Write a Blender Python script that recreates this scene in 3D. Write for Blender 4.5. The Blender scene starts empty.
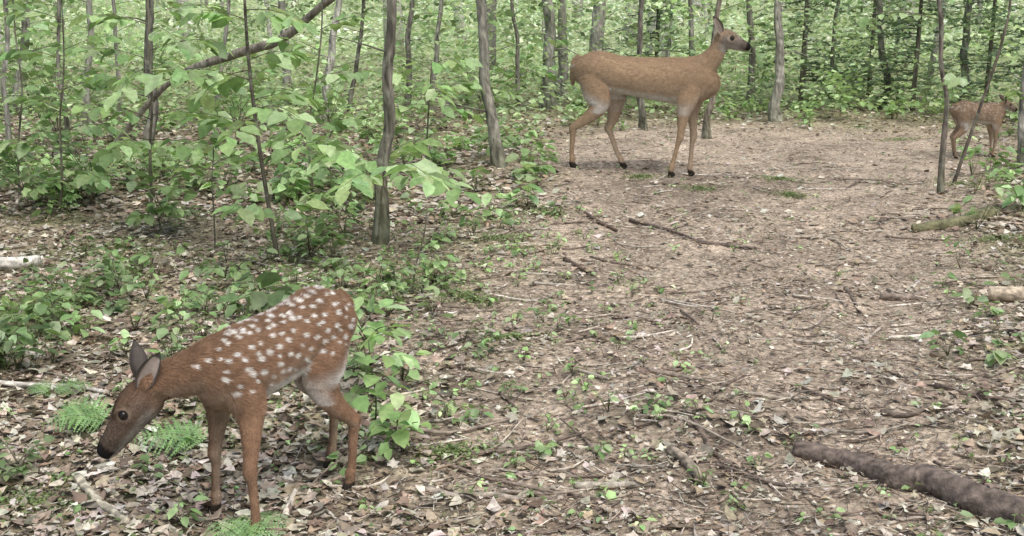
import bpy, math, numpy as np
from mathutils import Vector
rng=np.random.default_rng(11)
scene=bpy.context.scene
# ------------------------------------------------------------------ camera numbers
H=1.25; F=1200.0; PITCH=math.atan(258/1200.0); CP=math.cos(PITCH); SP=math.sin(PITCH)

# ------------------------------------------------------------------ noise / terrain
_w=np.random.default_rng(5)
def _mk(n,s):
    a=_w.uniform(0,2*np.pi,n); k=_w.uniform(.6,1.5,n)*2*np.pi/s
    return np.cos(a)*k,np.sin(a)*k,_w.uniform(0,6.28,n)
N8,N3,N1,N03,N01=_mk(7,8),_mk(8,3),_mk(9,1.1),_mk(10,.38),_mk(10,.14)
def sn(x,y,m):
    s=0
    for kx,ky,p in zip(*m): s=s+np.sin(x*kx+y*ky+p)
    return s/math.sqrt(len(m[0]))
def sstep(a,b,x):
    t=np.clip((x-a)/(b-a),0,1); return t*t*(3-2*t)
def terrain(x,y):
    x=np.asarray(x,float); y=np.asarray(y,float)
    h=.02*sn(x,y,N3)+.012*sn(x,y,N1)+.005*sn(x,y,N03)
    h=h+.09*np.exp(-((x-.45)**2/.9+(y-9.5)**2/1.2))
    h=h+.10*sstep(.0,-2.5,x)*sstep(4,7,y)
    h=h-.05*np.exp(-((x-1.4)**2/1.2+(y-6.8)**2/2.0))
    h=h+.03*np.clip(y-14,0,60)
    h=h+.12*sn(x,y,N8)*sstep(12,20,y)
    return h
def pathmask(x,y):
    e=-.25+.18*sn(x,y,N1)
    left=sstep(e-.35,e+.45,x-np.clip(y-7,0,5)*.16)
    right=sstep(.46*y+.35,.33*y-.0,x+.15*sn(x,y,N1))
    return left*right*sstep(15.0,12.0,y)
def ground_at(u,v):
    h=0.0
    for _ in range(30):
        t=(v-268)/F; hh=H-h
        y=hh*(CP-t*SP)/(SP+t*CP); d=y*CP+hh*SP; x=(u-512)/F*d
        h=.5*h+.5*float(terrain(x,y))
    return np.array([x,y,float(terrain(x,y))])
def at(u,v,y):
    t=(v-268)/F
    hh=y*(SP+t*CP)/(CP-t*SP); d=y*CP+hh*SP
    return np.array([(u-512)/F*d,y,H-hh])

# ------------------------------------------------------------------ mesh helpers
def mesh_np(name,V,Fc,C,mat,parent=None,smooth=False):
    V=np.asarray(V,np.float32); Fc=np.asarray(Fc,np.int32)
    me=bpy.data.meshes.new(name); n,k=Fc.shape
    me.vertices.add(len(V)); me.vertices.foreach_set('co',V.ravel())
    me.loops.add(n*k); me.loops.foreach_set('vertex_index',Fc.ravel())
    me.polygons.add(n); me.polygons.foreach_set('loop_start',np.arange(0,n*k,k,dtype=np.int32))
    if smooth: me.polygons.foreach_set('use_smooth',np.ones(n,bool))
    me.update(calc_edges=True)
    if C is not None:
        a=me.color_attributes.new('Col','FLOAT_COLOR','POINT')
        c=np.ones((len(V),4),np.float32); c[:,:3]=np.clip(C,0,.92); a.data.foreach_set('color',c.ravel())
    me.materials.append(mat)
    ob=bpy.data.objects.new(name,me); scene.collection.objects.link(ob)
    if parent: ob.parent=parent
    return ob
def empty(name,loc=(0,0,0)):
    e=bpy.data.objects.new(name,None); scene.collection.objects.link(e); e.empty_display_size=.2
    return e
class Acc:
    def __init__(s): s.V=[];s.F=[];s.C=[];s.n=0
    def add(s,V,Fc,C):
        V=np.asarray(V); C=np.asarray(C,float)
        if C.ndim==1: C=np.tile(C,(len(V),1))
        s.V.append(V); s.F.append(np.asarray(Fc)+s.n); s.C.append(C); s.n+=len(V)
    def build(s,name,mat,parent=None,smooth=False):
        if not s.V: return None
        return mesh_np(name,np.concatenate(s.V),np.concatenate(s.F),np.concatenate(s.C),mat,parent,smooth)
def nrm(a): 
    a=np.asarray(a,float); return a/np.maximum(np.linalg.norm(a,axis=-1,keepdims=True),1e-9)
def catmull(P,m):
    P=np.asarray(P,float); n=len(P)
    Q=np.vstack([2*P[0]-P[1],P,2*P[-1]-P[-2]]); out=[]
    for i in range(n-1):
        p0,p1,p2,p3=Q[i:i+4]
        for j in range(m):
            t=j/m
            out.append(.5*((2*p1)+(-p0+p2)*t+(2*p0-5*p1+4*p2-p3)*t*t+(-p0+3*p1-3*p2+p3)*t**3))
    out.append(P[-1]); return np.array(out)
def tube(P,W,Hh=None,up=(0,0,1),seg=12,sub=3,rough=0.0,seed=0):
    P=np.asarray(P,float); W=np.asarray(W,float); Hh=W if Hh is None else np.asarray(Hh,float)
    Q=catmull(np.hstack([P,W[:,None],Hh[:,None]]),sub)
    P=Q[:,:3];W=np.maximum(Q[:,3],1e-4);Hh=np.maximum(Q[:,4],1e-4)
    T=nrm(np.gradient(P,axis=0)); up=np.asarray(up,float)
    S=np.cross(T,up); bad=np.linalg.norm(S,axis=1)<.05
    S[bad]=np.cross(T[bad],np.array([.3,1,0.1])); S=nrm(S); U=np.cross(S,T)
    a=np.linspace(0,2*np.pi,seg,endpoint=False); n=len(P)
    r=np.ones((n,seg))
    if rough>0:
        g=np.random.default_rng(seed); 
        r=1+rough*(np.sin(a*2+g.uniform(0,6))[None]*.6*np.sin(np.arange(n)*.7+g.uniform(0,6))[:,None]+.5*g.standard_normal((n,seg)))
    V=P[:,None]+S[:,None]*(np.cos(a)[None,:]*W[:,None]*r)[...,None]+U[:,None]*(np.sin(a)[None,:]*Hh[:,None]*r)[...,None]
    V=V.reshape(-1,3); f=[]
    for i in range(n-1):
        for j in range(seg):
            A=i*seg+j;B=i*seg+(j+1)%seg;D=A+seg;E=B+seg
            f+= [(A,B,E),(A,E,D)]
    c0=len(V); V=np.vstack([V,P[0],P[-1]])
    for j in range(seg):
        f.append((c0,(j+1)%seg,j)); f.append((c0+1,(n-1)*seg+j,(n-1)*seg+(j+1)%seg))
    return V,np.array(f),n,seg
# leaf templates (x along leaf, length 1)
def T_oval(w=.28,curl=0.,fold=.06):
    V=np.array([[0,0,0],[.3,w,0],[.3,-w,0],[.7,w*.75,0],[.7,-w*.75,0],[1,0,0],[.32,0,-fold],[.7,0,-fold*.8]],float)
    V[:,2]+= -curl*(V[:,0]-.4)**2+ curl*.8*V[:,1]**2
    Fc=np.array([(0,6,1),(0,2,6),(6,7,1),(7,3,1),(6,2,7),(2,4,7),(7,5,3),(7,4,5)])
    return V,Fc
def T_dia(w=.3):
    V=np.array([[0,0,0],[.45,w,.04],[1,0,0],[.45,-w,.04]],float)
    return V,np.array([(0,2,1),(0,3,2)])
def T_lobe(k=5,depth=.45,curl=.2,asp=.9):
    pts=[];m=2*k
    for i in range(m+1):
        a=-2.35+4.7*i/m
        r=.58*depth
        if i%2==1: r=.58*(1-.25*abs(a)/2.35)
        pts.append([.42+r*math.cos(a),r*math.sin(a)*asp,0])
    pts=[[0,0,0]]+pts
    V=np.array([[.42,0,-.03]]+pts,float)
    V[:,2]+=-curl*(V[:,0]-.4)**2+curl*1.2*V[:,1]**2
    n=len(pts); Fc=[(0,i+1,(i+1)%n+1) for i in range(n)]
    return V,np.array(Fc)
def T_pinna(m=8,w=.17):
    V=[];Fc=[]
    for i in range(m):
        x0=i/m; x1=(i+1)/m; ww=w*(1-x0)**.7*(.75+.25*math.sin(i*2.1))
        for s in(-1,1):
            b=len(V); V+= [[x0,0,0],[x0+.75/m+.04,s*ww,-.02],[x1,0,0]]; Fc.append((b,b+1,b+2) if s<0 else (b,b+2,b+1))
    V=np.array(V,float); V[:,2]-=.15*V[:,0]**2
    return V,np.array(Fc)
def cloud(acc,pos,X,N,size,col,tpl,cj=.0):
    T,Fc=tpl; n=len(pos); k=len(T)
    if n==0: return
    X=nrm(X); Y=nrm(np.cross(N,X)); Z=np.cross(X,Y)
    R=np.stack([X,Y,Z],axis=2)
    V=np.einsum('nij,kj->nki',R,T)*np.asarray(size).reshape(-1,1,1)+pos[:,None]
    FF=(Fc[None]+(np.arange(n)*k)[:,None,None]).reshape(-1,3)
    C=np.repeat(col,k,axis=0)
    acc.add(V.reshape(-1,3),FF,C)
def sticks(acc,P0,P1,r0,r1,col):
    n=len(P0); T=nrm(P1-P0); ref=np.tile([0.13,.21,.97],(n,1)); S=nrm(np.cross(T,ref)); U=np.cross(S,T)
    ring=[]
    for P,r in((P0,r0),(P1,r1)):
        for a in (0,2.094,4.189):
            ring.append(P+(S*math.cos(a)+U*math.sin(a))*np.asarray(r).reshape(-1,1))
    V=np.stack(ring,1)
    f=np.array([(0,1,4),(0,4,3),(1,2,5),(1,5,4),(2,0,3),(2,3,5),(3,4,5),(0,2,1)])
    FF=(f[None]+(np.arange(n)*6)[:,None,None]).reshape(-1,3)
    acc.add(V.reshape(-1,3),FF,np.repeat(col,6,axis=0))
def pick(pal,n,jit=.15):
    pal=np.array(pal); c=pal[rng.integers(0,len(pal),n)]
    return c*(1+jit*rng.standard_normal((n,1)))*(1+.04*rng.standard_normal((n,3)))

# ------------------------------------------------------------------ materials
def newmat(name):
    m=bpy.data.materials.new(name); m.use_nodes=True; nt=m.node_tree; nt.nodes.clear()
    return m,nt,nt.nodes.new('ShaderNodeOutputMaterial')
def colnode(nt,scale,amt,coord='Object',stretch=None,detail=4):
    A=nt.nodes.new('ShaderNodeVertexColor'); A.layer_name='Col'
    tc=nt.nodes.new('ShaderNodeTexCoord'); no=nt.nodes.new('ShaderNodeTexNoise')
    no.inputs['Scale'].default_value=scale; no.inputs['Detail'].default_value=detail
    if stretch:
        mp=nt.nodes.new('ShaderNodeMapping'); mp.inputs['Scale'].default_value=stretch
        nt.links.new(tc.outputs[coord],mp.inputs[0]); nt.links.new(mp.outputs[0],no.inputs['Vector'])
    else: nt.links.new(tc.outputs[coord],no.inputs['Vector'])
    mr=nt.nodes.new('ShaderNodeMapRange'); mr.inputs['From Min'].default_value=.3; mr.inputs['From Max'].default_value=.7
    mr.inputs['To Min'].default_value=1-amt; mr.inputs['To Max'].default_value=1+amt
    nt.links.new(no.outputs[0],mr.inputs['Value'])
    mx=nt.nodes.new('ShaderNodeVectorMath'); mx.operation='SCALE'
    nt.links.new(A.outputs['Color'],mx.inputs[0]); nt.links.new(mr.outputs[0],mx.inputs['Scale'])
    return mx.outputs[0],no
def leafmat(name,trans=.4,gloss=.06,scale=40,amt=.2,rough=.45):
    m,nt,out=newmat(name); c,no=colnode(nt,scale,amt,detail=2)
    d=nt.nodes.new('ShaderNodeBsdfDiffuse'); t=nt.nodes.new('ShaderNodeBsdfTranslucent'); g=nt.nodes.new('ShaderNodeBsdfGlossy')
    g.inputs['Roughness'].default_value=rough
    tm=nt.nodes.new('ShaderNodeVectorMath'); tm.operation='MULTIPLY'; tm.inputs[1].default_value=(1.25,1.25,.9) if trans>.2 else (1,1,1)
    nt.links.new(c,d.inputs[0]); nt.links.new(c,tm.inputs[0]); nt.links.new(tm.outputs[0],t.inputs[0])
    a=nt.nodes.new('ShaderNodeMixShader'); a.inputs[0].default_value=trans
    nt.links.new(d.outputs[0],a.inputs[1]); nt.links.new(t.outputs[0],a.inputs[2])
    if gloss>0:
        b=nt.nodes.new('ShaderNodeMixShader'); b.inputs[0].default_value=gloss
        nt.links.new(a.outputs[0],b.inputs[1]); nt.links.new(g.outputs[0],b.inputs[2]); nt.links.new(b.outputs[0],out.inputs[0])
    else: nt.links.new(a.outputs[0],out.inputs[0])
    return m
def solidmat(name,scale,amt,rough=.8,bump=.3,stretch=None,bd=.01,spec=.3,lichen=False):
    m,nt,out=newmat(name); c,no=colnode(nt,scale,amt,stretch=stretch)
    p=nt.nodes.new('ShaderNodeBsdfPrincipled'); p.inputs['Roughness'].default_value=rough
    p.inputs['Specular IOR Level'].default_value=spec
    if lichen:
        n2=nt.nodes.new('ShaderNodeTexNoise'); n2.inputs['Scale'].default_value=9; n2.inputs['Detail'].default_value=6; n2.inputs['Roughness'].default_value=.7
        tc=nt.nodes.new('ShaderNodeTexCoord'); nt.links.new(tc.outputs['Object'],n2.inputs['Vector'])
        r=nt.nodes.new('ShaderNodeMapRange'); r.inputs['From Min'].default_value=.50; r.inputs['From Max'].default_value=.64; r.inputs['To Max'].default_value=.7
        nt.links.new(n2.outputs[0],r.inputs['Value'])
        mx=nt.nodes.new('ShaderNodeMix'); mx.data_type='RGBA'; mx.inputs['B'].default_value=(.32,.33,.26,1)
        nt.links.new(r.outputs[0],mx.inputs['Factor']); nt.links.new(c,mx.inputs['A']); c=mx.outputs['Result']
    nt.links.new(c,p.inputs['Base Color'])
    if bump>0:
        b=nt.nodes.new('ShaderNodeBump'); b.inputs['Strength'].default_value=bump; b.inputs['Distance'].default_value=bd
        nt.links.new(no.outputs[0],b.inputs['Height']); nt.links.new(b.outputs[0],p.inputs['Normal'])
    nt.links.new(p.outputs[0],out.inputs[0]); return m
M_leaf=leafmat('green_leaf',.36,.05)
M_far=leafmat('forest_leaf',.36,.0,scale=.6,amt=.35)
M_lit=leafmat('dead_leaf',.06,.02,scale=60,amt=.3,rough=.6)
M_bark=solidmat('bark',26,.6,.9,1.0,(1,1,.22),.03,.1,True)
M_wood=solidmat('dead_wood',35,.5,.85,.9,None,.015)
M_fur=solidmat('deer_fur',38,.13,.85,.0,None,.01,.06)
M_ear=solidmat('ear_skin',60,.2,.8,.1)
M_eye=solidmat('eye_glossy',10,.0,.12,0,None,.01,.5)
def groundmat():
    m,nt,out=newmat('forest_floor')
    A=nt.nodes.new('ShaderNodeVertexColor'); A.layer_name='Col'; tc=nt.nodes.new('ShaderNodeTexCoord')
    n1=nt.nodes.new('ShaderNodeTexNoise'); n1.inputs['Scale'].default_value=26; n1.inputs['Detail'].default_value=9; n1.inputs['Roughness'].default_value=.8
    n2=nt.nodes.new('ShaderNodeTexVoronoi'); n2.inputs['Scale'].default_value=70; n2.inputs['Randomness'].default_value=1
    n3=nt.nodes.new('ShaderNodeTexNoise'); n3.inputs['Scale'].default_value=2.2; n3.inputs['Detail'].default_value=5
    for n in (n1,n2,n3): nt.links.new(tc.outputs['Object'],n.inputs['Vector'])
    r=nt.nodes.new('ShaderNodeValToRGB'); e=r.color_ramp.elements
    e[0].position=.32; e[0].color=(.42,.39,.35,1); e[1].position=.68; e[1].color=(1.7,1.68,1.66,1)
    nt.links.new(n1.outputs[0],r.inputs[0])
    m1=nt.nodes.new('ShaderNodeVectorMath'); m1.operation='MULTIPLY'; nt.links.new(A.outputs[0],m1.inputs[0]); nt.links.new(r.outputs[0],m1.inputs[1])
    hs=nt.nodes.new('ShaderNodeSeparateColor'); nt.links.new(n2.outputs['Color'],hs.inputs[0])
    mr=nt.nodes.new('ShaderNodeMapRange'); mr.inputs['To Min'].default_value=.65; mr.inputs['To Max'].default_value=1.45; nt.links.new(hs.outputs[0],mr.inputs['Value'])
    m2=nt.nodes.new('ShaderNodeVectorMath'); m2.operation='SCALE'; nt.links.new(m1.outputs[0],m2.inputs[0]); nt.links.new(mr.outputs[0],m2.inputs['Scale'])
    mr3=nt.nodes.new('ShaderNodeMapRange'); mr3.inputs['From Min'].default_value=.3; mr3.inputs['From Max'].default_value=.7; mr3.inputs['To Min'].default_value=.7; mr3.inputs['To Max'].default_value=1.3
    nt.links.new(n3.outputs[0],mr3.inputs['Value'])
    m3=nt.nodes.new('ShaderNodeVectorMath'); m3.operation='SCALE'; nt.links.new(m2.outputs[0],m3.inputs[0]); nt.links.new(mr3.outputs[0],m3.inputs['Scale'])
    p=nt.nodes.new('ShaderNodeBsdfPrincipled'); p.inputs['Roughness'].default_value=.95; p.inputs['Specular IOR Level'].default_value=.1
    nt.links.new(m3.outputs[0],p.inputs['Base Color'])
    b=nt.nodes.new('ShaderNodeBump'); b.inputs['Strength'].default_value=.8; b.inputs['Distance'].default_value=.02
    nt.links.new(n1.outputs[0],b.inputs['Height']); nt.links.new(b.outputs[0],p.inputs['Normal']); nt.links.new(p.outputs[0],out.inputs[0])
    return m
M_ground=groundmat()

# ------------------------------------------------------------------ ground sheet
tx=np.linspace(-5.0,5.0,340); gx=2*np.sinh(tx)
ty=np.linspace(-3.6,5.4,420); gy=4+1.6*np.sinh(ty)
GX,GY=np.meshgrid(gx,gy); GZ=terrain(GX,GY)+.006*sn(GX,GY,N01)
V=np.stack([GX,GY,GZ],-1).reshape(-1,3)
nx,ny=len(gx),len(gy); I=np.arange((ny-1)*(nx-1)); a=(I//(nx-1))*nx+I%(nx-1)
Fq=np.stack([a,a+1,a+nx+1,a+nx],1)
X_,Y_=V[:,0],V[:,1]
pm=pathmask(X_,Y_)[:,None]
dirt=np.array([.40,.335,.265]); duff=np.array([.29,.255,.185]); moss=np.array([.16,.19,.08])
g1=sstep(.1,1.0,sn(X_,Y_,N1)*.7+sn(X_,Y_,N03)*.4+.25)[:,None]
C=dirt*pm+(duff*(1-g1*.5)+moss*g1*.5)*(1-pm)
far=sstep(13,19,Y_)[:,None]; C=C*(1-far)+far*np.array([.30,.36,.20])  # far floor green, its colour lightened to suggest haze
dark_patch=np.exp(-((X_-1.15)**2/.5+(Y_-8.6)**2/.9))[:,None]; C=C*(1-.42*dark_patch)  # soft rounded darker patch on the ground near the doe
blot=sstep(.5,1.3,sn(X_*1.3,Y_,N03)*.6+sn(X_,Y_,N1)*.6)[:,None]; C=C*(1-.35*blot*pm)
mesh_np('ground',V,Fq,C,M_ground,None,True)

# ------------------------------------------------------------------ leaf litter
def rand_flat(n,tilt):
    yaw=rng.uniform(0,2*np.pi,n); X=np.stack([np.cos(yaw),np.sin(yaw),rng.normal(0,tilt*.6,n)],1)
    N=np.stack([rng.normal(0,tilt,n),rng.normal(0,tilt,n),np.ones(n)],1); return X,N
tan=[(.46,.40,.31),(.38,.32,.235),(.56,.51,.42),(.30,.235,.175),(.21,.16,.12),(.50,.46,.38),(.39,.305,.22),(.64,.60,.51),(.36,.33,.26)]
def scatter(n,y0,y1,side=1.3):
    y=y0*(y1/y0)**rng.uniform(0,1,n); x=rng.uniform(-1,1,n)*(.46*y+side); return x,y
L=Acc()
tpls=[T_oval(.26,.6,.07),T_oval(.32,-.5,.05),T_oval(.22,.2,.1),T_lobe(5,.5,.5),T_lobe(3,.6,-.4,.7),T_lobe(4,.45,.8,.65)]
n=74000; x,y=scatter(n,1.7,7.5)
pmx=pathmask(x,y); clump=sstep(-.9,.7,sn(x,y,N03)*.6+sn(x,y,N1)*.5)
keep=rng.uniform(0,1,n)>pmx*(.62-.5*clump); x,y,pmx=x[keep],y[keep],pmx[keep]; n=len(x)
big=rng.uniform(0,1,n)>=(pmx*.88+.35*(1-pmx))
size=np.where(big,rng.uniform(.028,.060,n),rng.uniform(.008,.026,n))
X,N=rand_flat(n,.34); z=terrain(x,y)+rng.uniform(.002,.014,n)+size*.10
col=pick(tan,n,.2)*.94; pos=np.stack([x,y,z],1)
which=rng.integers(0,6,n)
for i in range(6):
    s=which==i; cloud(L,pos[s],X[s],N[s],size[s],col[s],tpls[i])
L.build('leaf_litter',M_lit)
L=Acc(); n=60000; x,y=scatter(n,7.0,22,1.5)
pmx=pathmask(x,y); keep=rng.uniform(0,1,n)>pmx*.6; x,y,pmx=x[keep],y[keep],pmx[keep]; n=len(x)
size=np.where(rng.uniform(0,1,n)<pmx*.9,rng.uniform(.015,.035,n),rng.uniform(.04,.08,n))
X,N=rand_flat(n,.35); z=terrain(x,y)+rng.uniform(.002,.014,n)+size*.10
cloud(L,np.stack([x,y,z],1),X,N,size,pick(tan,n,.2)*.92,T_dia(.32)); L.build('leaf_litter',M_lit)

# twigs and wood chips
L=Acc(); n=34000; x,y=scatter(n,1.8,13); yaw=rng.uniform(0,2*np.pi,n); ln=rng.gamma(1.6,.024,n)+.01
P0=np.stack([x,y,terrain(x,y)+rng.uniform(.004,.016,n)],1)
x1=x+np.cos(yaw)*ln; y1=y+np.sin(yaw)*ln
P1=np.stack([x1,y1,terrain(x1,y1)+rng.uniform(.004,.022,n)],1); r=rng.uniform(.0006,.0025,n)
sticks(L,P0,P1,r,r*.6,pick([(.42,.36,.28),(.22,.17,.13),(.56,.51,.42),(.14,.11,.085)],n,.2)); L.build('twig_litter',M_wood)

# ------------------------------------------------------------------ fallen branches / logs
def branch(name,uv,r,col,lift=.3,side=0,rough=.10,mat=None,seg=10,sub=6,seed=1):
    P=[ground_at(u,v) for u,v in uv]; P=np.array(P)
    r=np.linspace(r[0],r[1],len(P)); P[:,2]+=r*lift
    g=np.random.default_rng(seed); P[1:-1,:2]+=g.normal(0,.3,(len(P)-2,2))*r[1:-1,None]
    Vv,Ff,nn,sg=tube(P,r,None,seg=seg,sub=sub,rough=rough,seed=seed)
    c=np.tile(col,(len(Vv),1))*(1+.18*g.standard_normal((len(Vv),1)))
    A=Acc(); A.add(Vv,Ff,c)
    for k in range(side):
        i=g.integers(1,len(P)-1); d=g.normal(0,1,3); d[2]=abs(d[2])*.3+.05; d=nrm(d); l=g.uniform(.06,.18)
        v2,f2,_,_=tube([P[i],P[i]+d*l*.5,P[i]+d*l+np.array([0,0,-.02])],[r[i]*.45,r[i]*.35,r[i]*.15],seg=6,sub=3,rough=.1,seed=seed+k)
        A.add(v2,f2,np.array(col)*.9)
    A.build(name,mat or M_wood,None,True)
branch('fallen_log',[(795,452),(825,460),(850,467),(880,476),(905,484),(935,492),(965,503),(1000,515),(1060,534)],(.028,.050),(.15,.12,.10),.35,1,.12,M_wood,20,10,3)
branch('fallen_branch',[(425,492),(455,500),(490,499),(520,502),(528,492)],(.011,.008),(.38,.33,.27),1,1,seed=4)
branch('fallen_branch',[(575,490),(610,488),(655,486)],(.012,.007),(.42,.38,.31),1,1,seed=5)
branch('fallen_branch',[(-20,386),(30,390),(75,390),(110,396)],(.010,.006),(.60,.57,.50),1.8,1,seed=6)
branch('fallen_log',[(-30,270),(5,272),(40,268)],(.034,.028),(.62,.59,.52),1.3,0,.05,seed=7)
branch('fallen_branch',[(78,484),(98,503),(128,528)],(.013,.010),(.46,.42,.32),1.5,0,seed=8)
branch('fallen_branch',[(285,522),(292,505),(298,488)],(.010,.006),(.55,.50,.42),1.5,0,seed=9)
branch('fallen_branch',[(150,450),(220,458),(300,466)],(.008,.005),(.46,.42,.35),1.5,1,seed=10)
branch('fallen_branch',[(265,480),(310,490),(345,478)],(.008,.006),(.38,.31,.24),1.5,1,seed=11)
branch('mossy_log',[(912,231),(935,229),(955,226),(990,216)],(.030,.050),(.17,.165,.09),.3,1,.14,M_wood,seed=12)
branch('fallen_log',[(988,300),(1010,300),(1045,297)],(.032,.034),(.48,.40,.30),1,0,seed=13)
branch('fallen_branch',[(845,352),(865,342),(882,328)],(.009,.006),(.46,.40,.33),1.3,1,seed=14)
branch('fallen_branch',[(565,262),(580,270),(592,276)],(.014,.010),(.11,.08,.06),1,0,seed=15)
branch('fallen_branch',[(585,215),(600,224),(617,232)],(.012,.009),(.11,.08,.06),1,0,seed=16)
branch('fallen_branch',[(630,222),(670,232),(700,243)],(.012,.007),(.17,.135,.11),1,1,seed=17)
branch('fallen_branch',[(698,244),(730,247),(757,250)],(.012,.008),(.15,.12,.10),1,0,seed=18)
branch('fallen_branch',[(880,298),(905,300),(925,295)],(.018,.014),(.26,.21,.17),.6,0,seed=19)
branch('fallen_branch',[(935,388),(975,398),(1030,405)],(.010,.006),(.16,.12,.095),1,1,seed=20)
branch('fallen_branch',[(520,248),(545,246),(570,247)],(.010,.006),(.46,.40,.32),1,0,seed=21)
branch('fallen_branch',[(695,425),(706,440),(712,452),(735,470)],(.010,.006),(.18,.14,.11),1,1,seed=22)
branch('fallen_branch',[(392,530),(400,500),(408,470)],(.005,.003),(.36,.3,.23),1.5,0,seed=23)
branch('fallen_branch',[(940,340),(985,352),(1010,356)],(.008,.005),(.24,.19,.14),1,1,seed=24)
branch('fallen_branch',[(780,238),(830,240),(850,252)],(.010,.005),(.40,.34,.27),1,1,seed=25)
branch('fallen_branch',[(0,340),(15,350),(40,362)],(.016,.01),(.54,.50,.43),1.3,1,seed=26)
branch('fallen_branch',[(610,318),(650,322),(672,318)],(.007,.005),(.24,.19,.15),1,1,seed=27)
branch('fallen_branch',[(670,455),(690,468),(700,482)],(.016,.012),(.32,.27,.21),1,0,seed=28)
branch('fallen_branch',[(500,395),(512,405),(520,416)],(.007,.005),(.18,.14,.11),1,1,seed=29)
branch('fallen_branch',[(845,290),(855,305),(862,316)],(.009,.006),(.16,.13,.10),1,0,seed=30)
branch('fallen_branch',[(740,395),(790,402),(835,398)],(.009,.005),(.34,.29,.23),1.2,2,seed=31)
branch('fallen_branch',[(880,415),(905,418),(930,410)],(.009,.006),(.15,.12,.095),1.2,1,seed=32)
L=Acc(); n=1450; x,y=scatter(n,1.9,13,.6); yaw=rng.normal(0,.8,n); ln=rng.gamma(2,.042,n)+.05; ln[:170]=rng.uniform(.15,.42,170)
y[:170]=rng.uniform(2.6,10,170); x[:170]=rng.uniform(-.35,.46,170)*y[:170]
x1=x+np.cos(yaw)*ln; y1=y+np.sin(yaw)*ln
pal=[(.42,.37,.30),(.22,.175,.14),(.58,.53,.45),(.30,.25,.20),(.16,.125,.10),(.50,.44,.36)]
for i in range(n):
    r=rng.uniform(.0018,.005) if i>170 else rng.uniform(.003,.0075); a=np.array([x[i],y[i],float(terrain(x[i],y[i]))+r*1.6]); b=np.array([x1[i],y1[i],float(terrain(x1[i],y1[i]))+r*2+rng.uniform(0,.012)])
    mid=(a+b)/2+rng.normal(0,ln[i]*.08,3)*[1,1,.1]; mid[2]=float(terrain(mid[0],mid[1]))+r*1.8
    v,f,_,_=tube([a,mid,b],[r,r*.9,r*.5],seg=6,sub=3,rough=.12,seed=i)
    L.add(v,f,np.array(pal[rng.integers(0,6)])*rng.uniform(.8,1.2))
L.build('scattered_sticks',M_wood,None,True)

# ------------------------------------------------------------------ deer builder
def remesh(V,Fc,vox,sm):
    me=bpy.data.meshes.new('tmp'); me.from_pydata([tuple(v) for v in V],[],[tuple(int(i) for i in f) for f in Fc]); me.update()
    ob=bpy.data.objects.new('tmp',me); scene.collection.objects.link(ob)
    m=ob.modifiers.new('r','REMESH'); m.mode='VOXEL'; m.voxel_size=vox; m.adaptivity=0
    s=ob.modifiers.new('s','SMOOTH'); s.factor=.5; s.iterations=sm
    dg=bpy.context.evaluated_depsgraph_get(); e=ob.evaluated_get(dg); out=bpy.data.meshes.new_from_object(e)
    bpy.data.objects.remove(ob); 
    n=len(out.vertices); co=np.empty(n*3,np.float32); out.vertices.foreach_get('co',co); co=co.reshape(-1,3)
    no=np.empty(n*3,np.float32); out.vertices.foreach_get('normal',no); no=no.reshape(-1,3)
    out.calc_loop_triangles(); t=np.empty(len(out.loop_triangles)*3,np.int32); out.loop_triangles.foreach_get('vertices',t); t=t.reshape(-1,3)
    bpy.data.meshes.remove(out)
    return co.astype(float),no.astype(float),t
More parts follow.
